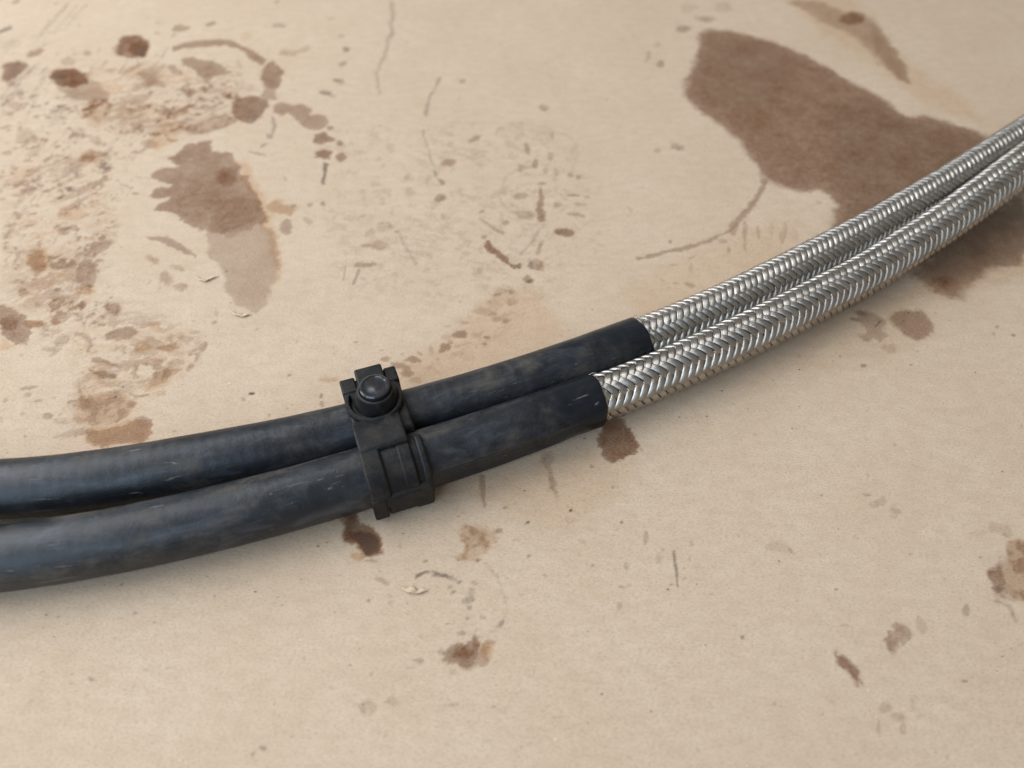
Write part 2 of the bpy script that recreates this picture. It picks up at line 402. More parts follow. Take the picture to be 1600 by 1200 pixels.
C6.poly([(520,240),(700,300),(900,280),(960,330),(880,400),(620,380)], .22, 'o', 4, .8)
C6.poly([(60,880),(300,760),(440,880),(400,1100),(200,1180),(60,1060)], .16, 'o', 6, .7)
C6.poly([(0,420),(150,420),(340,560),(300,760),(100,700),(0,640)], .10, 'o', 8, .8)
for q in range(60):
    a = rng.uniform(0, 1); cx, cy = rng.uniform(150, 900), rng.uniform(240, 500) if q % 2 else rng.uniform(240, 1180)
    if q % 2 == 0: cx = rng.uniform(40, 430)
    L = rng.uniform(12, 48); an = rng.choice([-55, -50, 15, 25])+rng.uniform(-12, 12)
    C6.ell(cx, cy, L, L*rng.uniform(.15, .4), rng.uniform(.16, .42), rot=an, soft=1.0, speck=rng.choice([0, .5, .9]))
for q in range(70):
    cx, cy = (rng.uniform(20, 620), rng.uniform(200, 1150)) if q < 50 else (rng.uniform(600, 1000), rng.uniform(180, 480))
    L = rng.uniform(10, 60); an = math.radians(rng.choice([-52, -48, 20, 75])+rng.uniform(-14, 14))
    C6.line([(cx, cy), (cx+L*math.cos(an), cy+L*math.sin(an))], rng.uniform(2.5, 6), rng.uniform(.15, .42), 's' if rng.random() < .6 else 'o', .5, rng.choice([0, .6]))
smear(C6, [(150,250),(500,200),(950,230),(960,440),(700,520),(420,500),(250,420)], .50, 'o', 12, 301, .02)
smear(C6, [(150,250),(500,230),(900,260),(900,460),(600,540),(300,480)], .75, 'r', 20, 311, -.05)
smear(C6, [(-20,150),(250,60),(420,300),(330,520),(120,560),(-20,480)], .38, 's', 48, 321, .10)
smear(C6, [(0,520),(300,520),(420,700),(450,1000),(300,1180),(0,1190)], .48, 'o', 38, 331, .06)
smear(C6, [(0,620),(330,560),(440,800),(420,1190),(60,1190)], .65, 'r', 30, 341, .0)
smear(C6, [(560,540),(800,520),(960,720),(900,880),(640,820)], .55, 'o', 14, 351, .02)
smear(B4, [(250,200),(700,240),(1250,380),(1150,680),(850,820),(880,1000),(500,1100),(300,900),(420,620),(180,500)], .46, 'o', 8, 361, .06)
smear(B4, [(400,400),(1100,400),(1150,650),(900,1000),(520,1100),(420,800)], .6, 'r', 15, 371, .0)
smear(B8, [(560,640),(1000,480),(1280,200),(1650,50),(1700,420),(1100,720),(760,860)], .40, 'o', 24, 381, .06)
smear(C8, [(300,420),(600,380),(1100,380),(1120,820),(900,1050),(620,1000),(140,1040),(150,740)], .22, 'o', -20, 391, .22)
# --- left, above the hoses
B4.poly([(0,290),(60,300),(110,340),(150,390),(175,450),(170,520),(110,520),(50,480),(0,455)], .66, soft=1.2); B4.ell(60,400,60,45,.85,soft=2.5); B4.poly([(0,480),(60,500),(100,530),(0,545)], .5, 'r', 1.5)
B4.poly([(140,385),(250,385),(262,405),(250,418),(170,430)], .5); B4.ell(200,405,70,25,.6,ch='r'); B4.ell(330,390,28,22,.42); B4.ell(330,390,30,24,.5,ch='r')
for a in [(340,245,36,26,.5,20),(228,285,22,20,.38,0),(483,292,18,28,.52,15),(668,315,55,27,.58,35),(370,500,50,28,.42,-10),(285,548,38,14,.32,0),(1085,488,46,17,.4,0),(1140,447,36,10,.3,-10),(1030,625,40,25,.42,0),(1115,650,26,18,.5,-20),(1190,535,17,36,.5,30),(1150,605,10,24,.4,20),(1255,390,20,10,.36,-20),(280,935,28,20,.55,0),(165,773,58,10,.5,-12),(165,815,20,16,.42,0),(225,850,32,8,.36,-10),(30,850,14,14,.36,0),(130,930,12,10,.3,0),(880,480,30,12,.4,0),(920,500,20,8,.4,0),(800,548,20,10,.5,-10),(950,800,30,18,.25,-15),(310,585,24,8,.3,-30),(1270,340,10,18,.3,0),(900,20,45,14,.35,20),(1045,68,45,12,.35,20),(970,130,28,30,.35,0),(1050,185,32,28,.35,0),(460,100,90,60,.3,0)]: B4.ell(*a[:5],rot=a[5],speck=.3)
B4.poly([(620,460),(650,430),(760,425),(830,440),(800,470),(740,490),(640,480)], .58)
B4.line([(440,465),(500,475),(530,500),(515,560)],[24,26,20,14],.42); B4.ell(840,530,52,28,.65,ch='r'); B4.ell(980,540,60,22,.65,ch='r'); B4.ell(980,538,52,17,.42); B4.ell(850,530,40,18,.3,speck=.5); B4.ell(900,410,42,26,.5,ch='r',soft=1.4); B4.ell(1030,570,60,14,.35,rot=15,speck=.4)
B4.line([(535,610),(620,620),(720,652)],[20,24,8],.5); B4.poly([(515,665),(580,680),(650,685),(690,700),(670,720),(600,715),(540,700)], .58); B4.ell(660,705,26,12,.3,ch='s')
B4.poly([(880,700),(1000,660),(1070,680),(1000,710),(920,745),(860,785)], .52, speck=.45); B4.poly([(820,760),(1000,640),(1080,660),(960,760),(860,800)], .4, 'r', 1.5)
B4.line([(760,800),(800,825),(880,812)],[20,16,6],.45); B4.line([(465,735),(475,800),(490,900)],[6,22,56],.5); B4.ell(490,880,46,38,.5); B4.line([(390,860),(470,840)],18,.45)
B4.poly([(500,830),(560,800),(640,790),(840,870),(780,910),(720,970),(560,990),(480,940)], .52, speck=.6, soft=1.2); B4.poly([(420,800),(640,780),(860,870),(700,980),(440,990)], .4, 'r', 2.5)
B4.poly([(790,965),(860,955),(885,975),(875,1070),(700,1110),(540,1110),(520,1030),(600,1010),(760,1000)], .44, soft=1.1); B4.poly([(520,1000),(880,960),(880,1090),(600,1120),(500,1110)], .55, 'r', 1.5); B4.ell(840,985,46,30,.5); B4.ell(545,1030,40,22,.55,speck=.3)
B4.poly([(300,1070),(440,1010),(540,1005),(540,1040),(400,1060)], .42, speck=.3); B4.ell(360,970,50,18,.35,speck=.4); B4.ell(460,960,40,14,.35)
for a in [(668,832,10,4,.85),(1470,808,17,6,.9),(850,637,11,8,.5),(565,290,10,5,.5)]: B4.ell(*a,ch='s',soft=.4)
B4.poly([(250,240),(700,240),(760,560),(300,600),(180,400)], .46, 'o', 4, 1.2); B4.poly([(680,480),(1200,440),(1150,700),(760,760)], .46, 'o', 4, 1.2)
# --- middle: ring print
C8.line([(300,-130),(300,0),(265,100),(240,180),(245,260)],[14,18,22,14,12],.32,'s',1.2)
C8.line([(500,190),(455,270),(438,350)],[14,10,12],.36,'s'); C8.line([(430,410),(445,480),(490,600),(512,630)],[8,6,7,12],.30,'s')
for a in [(590,205,20,12,.36,0),(640,445,26,8,.42,-20),(660,433,18,5,.36,-10),(535,545,36,14,.48,-15),(505,688,19,16,.55,0),(508,625,14,12,.46,0),(485,588,10,12,.4,0),(365,600,12,20,.28,25),(380,665,26,12,.25,0),(455,610,12,22,.24,25),(540,465,14,10,.22,-40),(930,315,26,15,.46,10),(865,485,13,26,.48,0),(892,550,12,20,.55,0),(970,435,9,16,.32,15),(955,515,14,17,.36,0),(920,632,18,8,.46,0),(835,572,15,16,.42,0),(835,683,36,15,.42,0),(850,762,52,22,.38,15),(995,715,16,14,.38,0),(985,585,11,19,.34,0),(940,575,10,16,.34,0),(1045,598,14,10,.52,0),(1080,603,13,9,.52,0),(1060,682,28,7,.5,0),(1115,688,10,5,.35,0),(1090,720,26,7,.28,5),(1065,762,44,8,.42,5),(765,657,18,16,.26,0),(678,855,12,10,.55,0),(672,748,13,8,.45,-20),(773,793,14,11,.46,0),(180,765,14,6,.4,0),(210,835,22,16,.28,0),(320,832,8,6,.5,0),(108,75,12,14,.35,0),(95,135,14,10,.35,0),(75,207,26,10,.4,10),(20,260,22,9,.45,0),(515,765,8,12,.35,0),(665,995,12,12,.3,0)]: C8.ell(*a[:5],rot=a[5],speck=.25)
C8.poly([(915,640),(930,680),(948,790),(915,797),(903,740)], .58); C8.line([(900,560),(835,570),(770,600),(745,670),(760,720),(800,755)],13,.24,'o',.7,.4)
C8.ell(1015,832,52,16,.62,rot=10); C8.ell(985,825,20,14,.6)
C8.poly([(675,880),(700,868),(740,890),(780,940),(810,970),(845,975),(830,990),(780,975),(720,935)], .78)
C8.line([(660,780),(700,800),(770,840)],[8,12,16],.48,'o',.5,.3); C8.ell(910,972,38,28,.55,speck=.4); C8.ell(880,975,10,16,.4,ch='s'); C8.line([(925,870),(905,925)],[24,14],.52,'o',.6,.5); C8.line([(920,820),(840,930)],[5,10],.3,'s')
C8.ell(865,1032,22,18,.68,speck=.3); C8.ell(875,1040,14,10,.5,ch='s')
C8.ell(270,810,42,20,.46,speck=.55); C8.ell(250,888,32,24,.42,speck=.3); C8.ell(200,890,40,8,.4); C8.ell(190,968,44,14,.5,speck=.3); C8.line([(108,975),(95,1035)],5,.45,'s',.4); C8.line([(168,985),(135,1050)],[5,10],.45,'s',.4); C8.line([(330,830),(370,910),(400,975)],[5,8,10],.26,'s')
T.poly([(775,450),(840,440),(880,500),(905,528),(720,592),(640,615),(600,570),(700,525)], .45, 'r', 5); C8.poly([(720,1070),(770,1040),(830,1090),(780,1130),(720,1120)], .5, 'o', .8, .8); C8.ell(805,1120,25,20,.4,speck=.5); C8.ell(720,1130,30,12,.4,speck=.6); C8.ell(690,1175,40,12,.45,speck=.5)
T.poly([(815,455),(860,480),(890,520),(850,535),(800,500)], .45, 'r', 4)
T.poly([(480,200),(900,180),(960,420),(820,480),(520,470)], .16, 'o', 8, 1.3)
# --- above and behind the clamp
B8.ell(540,650,38,20,.48); B8.poly([(570,690),(640,655),(690,680),(770,710),(780,760),(750,800),(700,790),(660,720)], .48); B8.poly([(695,645),(760,610),(820,640),(850,665),(780,660),(720,668)], .54)
B8.poly([(1090,430),(1150,380),(1230,410),(1220,450),(1150,470),(1095,460)], .54); B8.poly([(990,510),(1060,515),(1090,570),(1040,580),(995,580)], .58)
for a in [(825,600,26,13,.42,25),(680,603,15,10,.42,0),(925,570,20,34,.42,-30),(1080,505,26,22,.38,0),(1050,465,38,20,.34,-15),(1210,340,34,15,.42,0),(1060,375,42,8,.3,0),(920,715,36,16,.33,0),(970,755,32,10,.34,35),(800,825,44,34,.36,0),(1330,250,55,28,.36,0),(1460,320,42,32,.34,0),(1250,295,20,10,.3,0),(1510,80,50,25,.4,0),(1590,170,20,40,.4,0),(1140,540,24,16,.3,0),(1300,440,40,20,.22,0),(1230,640,70,30,.15,0),(1150,600,60,20,.2,0)]: B8.ell(*a[:5],rot=a[5],speck=.4)
for a in [(1395,465,27,12,.6),(1370,515,17,8,.6),(1555,325,30,24,.5),(15,955,14,20,.7),(20,1015,14,24,.7),(515,573,14,6,.7),(300,505,12,9,.6),(1162,168,8,10,.5),(985,645,20,6,.4)]: B8.ell(*a,ch='s',soft=.4,speck=.4)
B8.ell(75,815,95,22,.45,ch='r'); B8.ell(60,825,80,14,.25,speck=.5); B8.poly([(1000,560),(1300,300),(1600,250),(1600,560),(1100,760),(800,860),(760,780)], .32, 'r', 4, .5)
# --- the big oil patch, upper right
C7.poly([(240,140),(290,118),(380,125),(480,148),(580,180),(680,220),(780,275),(860,330),(950,370),(1040,420),(1090,470),(1130,490),(1190,480),(1290,505),(1390,540),(1470,575),(1600,560),(1600,800),(1200,1100),(800,1000),(800,880),(830,860),(800,820),(750,790),(680,800),(600,785),(540,765),(500,720),(460,650),(400,580),(330,520),(240,465),(185,400),(175,360),(200,300),(230,240),(245,190)], .74, soft=3.4, rag=.8, mot=.13)
C7.poly([(760,420),(1000,430),(1130,500),(1290,515),(1480,590),(1600,580),(1200,1080),(810,960),(830,860)], .20, 's', 14, rag=1.5); C7.poly([(260,150),(500,165),(700,260),(620,420),(400,520),(220,400)], .10, 's', 10)
C7.poly([(600,0),(740,0),(850,50),(960,70),(1010,110),(1060,190),(1110,280),(1135,355),(1090,335),(1020,280),(950,210),(880,150),(780,100),(680,40)], .40, soft=4)
C7.poly([(950,90),(1000,110),(1060,190),(1110,280),(1135,355),(1080,330),(1000,260),(960,180)], .5, soft=3)
C7.ell(885,78,58,30,.72,soft=2.5); C7.poly([(580,-20),(900,-20),(1100,250),(1400,430),(1450,520),(1200,460),(950,260),(750,140)], .6, 'r', 10)
for a in [(275,75,46,12,.4,0),(180,120,36,16,.45,-10),(85,265,14,14,.6,0),(30,235,12,26,.34,20),(155,610,24,15,.48,0),(75,630,15,10,.35,0),(350,30,40,25,.18,0),(200,35,30,20,.16,0),(70,185,20,14,.2,0),(750,845,14,10,.3,0),(125,1005,10,8,.3,0)]: C7.ell(*a[:5],rot=a[5],speck=.35)
C7.line([(520,740),(500,800),(440,890),(390,940),(350,970),(270,1010),(180,1035),(60,1065),(-10,1078)],[34,26,28,20,8,12,18,16,16],.48,soft=.8)
for a in [(385,945,20,34,.46),(440,960,10,44,.38),(495,965,8,28,.4),(600,970,9,44,.32),(550,960,6,34,.18),(650,985,8,28,.18),(370,1040,8,14,.3),(440,1030,8,20,.3),(345,1000,20,10,.3)]: C7.ell(*a,speck=.3)
for a in [(590,510,10,10,.4,0),(625,768,18,6,.32,5),(715,780,30,12,.38,20),(545,752,16,5,.25,15),(720,670,12,30,.2,0),(610,655,28,6,.25,0),(720,605,24,7,.25,-20)]: B3.ell(*a[:5],rot=a[5])
T.poly([(960,450),(1100,380),(1260,330),(1240,400),(1000,510)], .35, 'r', 8)
# --- right, in front of the braid
B7.poly([(560,260),(700,170),(900,0),(1100,-140),(1520,-420),(1520,160),(1300,180),(1180,260),(1080,350),(1020,450),(900,420),(750,350),(640,290)], .62, soft=3); B7.ell(880,310,120,60,.8,soft=5); T.poly([(1430,420),(1530,350),(1620,300),(1620,400),(1480,450)], .34, 's', 8); T.poly([(1380,480),(1440,420),(1600,330),(1620,430),(1500,470)], .6, 'r', 8)
B7.poly([(430,570),(490,515),(580,498),(680,530),(760,590),(800,650),(770,710),(680,745),(600,735),(520,690),(440,640)], .56, soft=1.6)
B7.poly([(150,540),(220,520),(330,560),(420,610),(400,650),(440,720),(420,770),(350,750),(270,765),(220,720),(280,700),(260,650),(180,610),(230,590)], .42, soft=1.4); B7.poly([(430,790),(510,790),(490,880),(370,820)], .26, soft=1.5); B7.ell(230,550,40,20,.55,rot=25); B7.ell(190,600,45,12,.5,rot=10)
B7.line([(340,660),(370,610)],12,.7,'s',.4)
for a in [(250,957,26,8,.6),(615,952,14,5,.6),(1420,722,14,9,.6),(1295,658,14,10,.35),(1270,710,10,12,.35),(670,842,10,5,.4)]: B7.ell(*a,ch='s',soft=.4)
T.poly([(1290,480),(1420,440),(1480,520),(1360,580),(1250,580),(1150,620)], .35, 'r', 9)
C5.poly([(1150,800),(1200,700),(1340,690),(1395,770),(1425,860),(1390,930),(1300,965),(1230,945),(1180,890)], .80, soft=1.0)
# --- in front of the hoses
B1.poly([(110,150),(180,150),(190,200),(250,225),(290,270),(295,310),(270,350),(220,368),(205,340),(180,295),(140,300),(105,290),(95,255),(125,225)], .80, soft=.9, rag=.3)
B1.poly([(130,255),(200,235),(260,260),(275,300),(250,340),(215,355),(195,310),(170,280)], .97, soft=1.0, rag=.3, mot=0); B1.poly([(120,250),(200,225),(280,270),(280,330),(215,360),(180,290)], .9, 'r', 1); B1.poly([(125,250),(200,228),(262,255),(282,300),(258,345),(218,358),(198,312),(170,282)], .62, 's', 1.6, rag=.3)
B1.poly([(120,235),(200,215),(265,240),(290,290),(270,345),(215,365),(190,300),(110,290)], .30, 'w', 1.2); C6.ell(515,183,45,38,.2,ch='w',soft=2); B1.ell(665,808,60,36,.2,ch='w',soft=2)
B1.poly([(95,160),(185,150),(200,200),(262,225),(302,275),(302,318),(275,360),(215,376),(195,330),(175,300),(130,308),(96,290),(88,250),(118,222)], .55, soft=1.2)
B1.ell(180,366,32,20,.7,ch='r'); B1.ell(245,380,30,6,.45)
B1.poly([(680,205),(780,215),(840,235),(850,260),(800,320),(740,370),(640,380),(620,350),(690,320),(640,270)], .42, 'o', 1, .75); B1.poly([(660,205),(850,240),(800,330),(740,380),(620,380),(680,320),(630,265)], .5, 'r', 1.4, .4); B1.ell(840,240,16,12,.5); B1.ell(745,377,13,9,.6)
B1.line([(445,455),(500,440),(580,445),(640,470),(665,488)],[20,16,20,18,14],.7,'s',.5,.8); B1.ell(580,446,16,9,.5,ch='s',soft=.4)
for a in [(725,485,12,11,.42,0),(715,530,14,26,.36,0),(695,562,32,13,.5,-10),(695,598,10,9,.5,0),(686,650,8,7,.65,0),(665,720,19,8,.45,0),(845,675,8,20,.42,25),(465,852,22,8,.5,10),(975,197,9,6,.8,-15),(1178,142,7,5,.8,0),(975,360,8,5,.5,0),(865,130,10,6,.5,20),(625,530,16,6,.5,-35),(490,378,12,5,.5,-20),(600,672,10,4,.4,-20),(225,567,7,6,.5,0),(815,1068,10,4,.5,-25),(760,645,14,6,.4,0),(610,505,10,6,.4,0),(570,802,14,12,.3,0),(430,882,20,4,.3,0)]: B1.ell(*a[:5],rot=a[5],ch='s',soft=.45,speck=.2)
B1.line([(780,395),(830,450),(865,540),(870,600),(845,680),(800,722)],[8,9,7,8,9,12],.26,'s',.5,.4)
B1.poly([(590,800),(630,765),(700,762),(735,740),(752,760),(760,790),(755,840),(710,868),(670,868),(620,855)], .62); B1.poly([(700,790),(800,780),(795,800),(805,835),(780,870),(710,888),(670,868)], .42); B1.ell(670,808,55,30,.76,soft=1.5); B1.ell(735,770,16,24,.66); B1.ell(805,768,18,9,.4); B1.ell(785,800,30,30,.7,ch='r')
B1.ell(240,1055,48,38,.36,speck=.55); B1.ell(340,1045,30,22,.36,speck=.5); B1.ell(300,470,38,12,.34,rot=25,speck=.4); B1.ell(625,1050,24,7,.3); B1.ell(625,905,14,12,.2)
B1.line([(758,-20),(762,60),(770,125)],[24,18,6],.46,'o',.7); B1.line([(1075,-20),(1090,40),(1115,85)],[22,24,10],.4,'o',1,.4); T.poly([(700,760),(900,700),(1000,720),(980,770),(880,840),(760,790)], .42, 'r', 8)
B5.line([(15,20),(45,200),(85,320)],[40,36,14],.34,'o',1,.3); B5.ell(40,60,50,40,.35,speck=.4); B5.line([(810,640),(820,730),(838,870)],[5,15,5],.62,'s',.5); B5.ell(175,450,40,30,.18,speck=.5)
for a in [(635,565,14,42,.30,5),(720,690,15,26,.16,0),(512,740,10,26,.32,0),(490,865,22,11,.28,20),(470,985,15,26,.3,0),(300,120,13,10,.5,30),(485,467,9,8,.55,0),(430,245,9,7,.45,0),(170,388,8,5,.8,-20),(875,820,14,5,.4,-40),(950,747,12,3,.5,0),(1042,915,10,4,.7,-15),(1235,1190,10,10,.7,0),(235,585,28,10,.26,40),(305,738,10,8,.4,0),(1550,640,30,5,.4,45),(745,640,6,12,.3,0),(800,855,12,6,.4,20),(920,595,20,7,.3,50)]: B5.ell(*a[:5],rot=a[5],ch='s',soft=.5)
B5.ell(1470,620,85,42,.20,speck=.5)
B2.poly([(305,815),(325,803),(345,830),(370,830),(420,890),(470,960),(430,950),(425,985),(370,920)], .68); B2.ell(415,930,30,18,.3,rot=50)
B2.poly([(527,740),(550,700),(575,715),(595,735),(625,685),(665,700),(675,730),(650,795),(620,780),(595,825),(570,815),(555,775)], .60, speck=.25); B2.ell(715,680,24,36,.42,rot=-20,speck=.5)
B2.poly([(1045,460),(1085,400),(1090,340),(1130,270),(1230,300),(1230,540),(1120,550),(1075,540)], .58, speck=.55, soft=1.2); B2.poly([(1045,460),(1085,405),(1120,440),(1110,530),(1075,520)], .6); B2.ell(1085,235,50,30,.36,speck=.5); B2.line([(1065,560),(1130,590),(1165,665)],[14,20,16],.46,'o',.8,.4); B2.ell(1085,508,15,12,.45,ch='s'); B2.ell(985,250,40,12,.22,speck=.5); B2.poly([(1090,260),(1240,280),(1240,560),(1130,540)], .4, 'r', 2)
B2.ell(930,612,14,26,.85,ch='s',speck=.6,soft=.4)
for a in [(520,105,40,20,.26,-20),(600,145,30,12,.26,20),(460,68,18,6,.4,0),(590,170,16,8,.25,0),(60,315,52,28,.2,0),(358,680,20,6,.4,0),(555,1070,24,22,.26,0),(610,1110,30,24,.3,0),(520,1160,9,34,.36,0),(630,1165,14,26,.4,0),(680,1050,20,40,.2,20),(715,1110,20,14,.2,0),(1030,960,60,40,.08,0)]: B2.ell(*a[:5],rot=a[5],speck=.45)
for a in [(920,940,10,4,.7),(30,1050,6,5,.5),(325,513,6,3,.6),(250,68,6,4,.5),(998,370,6,3,.5),(665,347,5,4,.4)]: B2.ell(*a,ch='s',soft=.4)
B6 = Crop(0, 900, 3.2)
for a in [(452,512,15,7,.5,40),(1315,858,18,6,.55,20),(1260,890,14,4,.55,-40),(670,190,9,5,.4,0),(292,206,8,4,.4,0),(608,42,8,4,.6,-30),(775,230,7,4,.35,0),(1412,147,7,4,.4,0),(155,633,8,6,.2,0)]: B6.ell(*a[:5],rot=a[5],ch='s',soft=.5)
# scattered small grime
for q in range(420):
    px, py = rng.uniform(-30, 1630), rng.uniform(-20, 1220)
    k = rng.uniform(0.8, 2.6); near = 1.0 if (px < 480 and py < 720) else 0.55
    T.ell(px, py, k*rng.uniform(.8, 2.2), k*.7, near*rng.uniform(.1, .5), rot=rng.uniform(-60, 60), ch='s' if rng.random() < .6 else 'o', soft=.5)

H = 0.00035*fbm(GX, GY, 0.14, 81, 2)
for (ax, ay, bx, by) in [(272, 915, 150, 1200), (618, -10, 596, 150)]:
    a = on_plane(ax, ay)[0][:2]; b = on_plane(bx, by)[0][:2]; d = (b-a)/np.linalg.norm(b-a)
    off = (GX-a[0])*d[1]-(GY-a[1])*d[0]; al = ((GX-a[0])*d[0]+(GY-a[1])*d[1])/np.linalg.norm(b-a)
    H += 0.00006*np.exp(-(off/0.0007)**2)*sstep(0, .15, al)*(1-sstep(.85, 1, al))
# slow warp of the sheet outside the picture, soft dents where the oil soaked in
H -= 0.00008*np.clip(OIL, 0, 1)
Vc = np.stack([GX, GY, H], -1)
me = grid_mesh('cardboard', np.ascontiguousarray(Vc))
ca = me.color_attributes.new('stain', 'FLOAT_COLOR', 'POINT')
ca.data.foreach_set('color', np.stack([np.clip(OIL, 0, 1), np.clip(SOOT, 0, 1), np.clip(RUST, 0, 1), np.clip(WET, 0, 1)], -1).astype(np.float32).reshape(-1))
sheet = link('cardboard_ground', me, M_CARD)
tag(sheet, 'brown cardboard sheet with dark oil stains and sole prints under the hoses', 'cardboard', kind='structure')

# little lifted curls where the paper face is torn
def torn_flap(crop, pts, width, lift):
    p = crop.world(pts); n = 15
    t = np.linspace(0, len(p)-1, n); c = np.stack([np.interp(t, range(len(p)), p[:, 0]), np.interp(t, range(len(p)), p[:, 1])], 1)
    tg = np.gradient(c, axis=0); tg /= np.linalg.norm(tg, axis=1)[:, None]; nn = np.stack([-tg[:, 1], tg[:, 0]], 1)
    nn *= np.sign(nn[:, 1:2]); V = np.zeros((n, 5, 3)); e = np.sin(np.linspace(0, math.pi, n))**.7*(1+.35*rng.uniform(-1, 1, n))
    for j, f in enumerate((0, .25, .5, .75, 1)):
        V[:, j, :2] = c+nn*(width*e*f)[:, None]; V[:, j, 2] = 0.0003+lift*e*(1-f)**1.6
    o = link('torn_flap', grid_mesh('torn_flap', V), M_PAPER, sheet)
    sm = o.modifiers.new('thickness', 'SOLIDIFY'); sm.thickness = 0.0003
    return o
torn_flap(B1, [(375,508),(410,532),(455,540),(508,520)], .0020, .0007)
torn_flap(B4, [(1140,122),(1165,148),(1205,158),(1240,140),(1285,122)], .0013, .0006)
torn_flap(B4, [(1352,325),(1375,352),(1420,365),(1475,345)], .0014, .0006)

# ------------------------------------------------------------------ hose centre lines
Lt = np.array([(0,820),(140,801),(280,771),(420,737),(556,702),(655,669),(740,640),(840,612),(917,585),(1023,546),(1082,522),(1160,487),(1286,421),(1385,370),(1490,304),(1561,248),(1600,214)], float)
Lb = np.array([(0,925),(280,877),(385,849),(539,811),(677,762),(765,735),(847,702),(905,681),(945,665),(997,645),(1063,616),(1160,570),(1292,500),(1399,440),(1490,378),(1552,336),(1600,299)], float)
Ut = np.array([(0,716),(140,701),(280,683),(420,657),(535,633),(640,607),(740,580),(840,547),(915,521),(980,497),(1045,477),(1085,462),(1150,432),(1243,384),(1348,327),(1462,265),(1547,211),(1600,180)], float)
pt = np.polyfit(Lt[:, 0]/1000, Lt[:, 1], 5); pb = np.polyfit(Lb[:, 0]/1000, Lb[:, 1], 5); pu = np.polyfit(Ut[:, 0]/1000, Ut[:, 1], 5)
R_BRAID_L, R_BRAID_U = 0.0090, 0.0088
def r_lower(x):                                  # outer radius along the near hose
    return np.where(x < 917, np.interp(x, [-100, 650, 800, 917], [.01045, .0105, .0102, .00975]), R_BRAID_L)
def lift_lower(x): return 0.013*sstep(1330, 1720, x)
xs = np.linspace(0, 1600, 65)
low = []
for x in xs:
    y = np.polyval(pt, x/1000); s = np.polyval(np.polyder(pt), x/1000)/1000
    n = np.array([-s, 1])/math.hypot(s, 1); ws = np.linspace(40, 140, 401); q = np.array([x, y])+ws[:, None]*n
    wd = ws[np.argmin(abs(q[:, 1]-np.polyval(pb, q[:, 0]/1000)))]
    c = np.array([x, y])+n*wd/2
    z = r_lower(min(c[0]-15, 916) if x < 917 else x)+lift_lower(x)
    low.append(on_plane(c[0], c[1], float(z))[0])
low = np.array(low)
def smooth_path(P, u, deg=5):
    return np.stack([np.polyval(np.polyfit(u, P[:, k], deg), u) for k in range(2)]+[P[:, 2]], 1)
u = xs/1000-0.8
low = smooth_path(low, u)
def extend(P, n=10, step=0.006, dz0=0, dz1=0):
    a = P[0]-P[1]; a /= np.linalg.norm(a); b = P[-1]-P[-2]; b /= np.linalg.norm(b); a[2] = 0
    A = np.array([P[0]+a*step*k for k in range(n, 0, -1)]); B = np.array([P[-1]+b*step*k for k in range(1, n+1)])
    return np.concatenate([A, P, B])
low = extend(low)
def r_upper(x): return np.where(x < 975, np.interp(x, [-100, 300, 620, 975], [.0101, .0099, .0094, .0093]), R_BRAID_U)
up = []
lowT = np.gradient(low, axis=0)
for x in xs:
    y = np.polyval(pu, x/1000); r = float(r_upper(x)); z = r+0.004*float(sstep(1330, 1720, x))
    Q = on_plane(x, y, z)[0]
    k = np.argmin(np.linalg.norm(low[:, :2]-Q[:2], axis=1)); T2 = lowT[k, :2]/np.linalg.norm(lowT[k, :2])
    nrm = np.array([T2[1], -T2[0]])                # horizontal, toward the viewer
    d = ray(x, y); e = math.atan2(-d[2], -(d[0]*nrm[0]+d[1]*nrm[1]))
    up.append([*(Q[:2]+nrm*r/math.sin(e)), z])
up = extend(smooth_path(np.array(up), u))

def resample(P, step):
    s = np.concatenate([[0], np.cumsum(np.linalg.norm(np.diff(P, axis=0), axis=1))])
    q = np.arange(0, s[-1], step)
    return np.stack([np.interp(q, s, P[:, k]) for k in range(3)], 1)
def relax(P, n=40):
    for _ in range(n): P[1:-1] = 0.5*P[1:-1]+0.25*(P[:-2]+P[2:])
    return P

class Path:
    def __init__(self, P):
        self.P = relax(resample(P, 0.001)); q = np.arange(len(self.P))*.001
        self.P[:, 1] += 0.00030*lattice_noise(q, q*0+P[0, 1]*50, 0.026, 171); self.P = relax(self.P, 30); d = np.linalg.norm(np.diff(self.P, axis=0), axis=1)
        self.s = np.concatenate([[0], np.cumsum(d)]); T3 = np.gradient(self.P, axis=0); self.T = T3/np.linalg.norm(T3, axis=1)[:, None]
        Z = np.array([0, 0, 1.0]); N = Z-self.T*(self.T@Z)[:, None]; self.N = N/np.linalg.norm(N, axis=1)[:, None]
        self.B = np.cross(self.T, self.N)          # toward the viewer
    def at(self, s, th, r):
        """surface point at arc length s, turn th (0 = up, + toward the viewer), radius r"""
        f = lambda A: np.stack([np.interp(s, self.s, A[:, k]) for k in range(3)], -1)
        return f(self.P)+(np.cos(th)[..., None]*f(self.N)+np.sin(th)[..., None]*f(self.B))*r[..., None]
    def near(self, p): return self.s[np.argmin(np.linalg.norm(self.P[:, :2]-np.array(p)[:2], axis=1))]

path_L, path_U = Path(low), Path(up)
# keep the far hose clear of the near one
dmin = np.array([np.linalg.norm(path_L.P-p, axis=1).min() for p in path_U.P])
print('gap between the hose axes, mm:', (dmin[::30]*1e3).round(1))

sL_end = path_L.near(on_plane(931, 625, .0097)[0]); sU_end = path_U.near(on_plane(997, 524, .0093)[0])

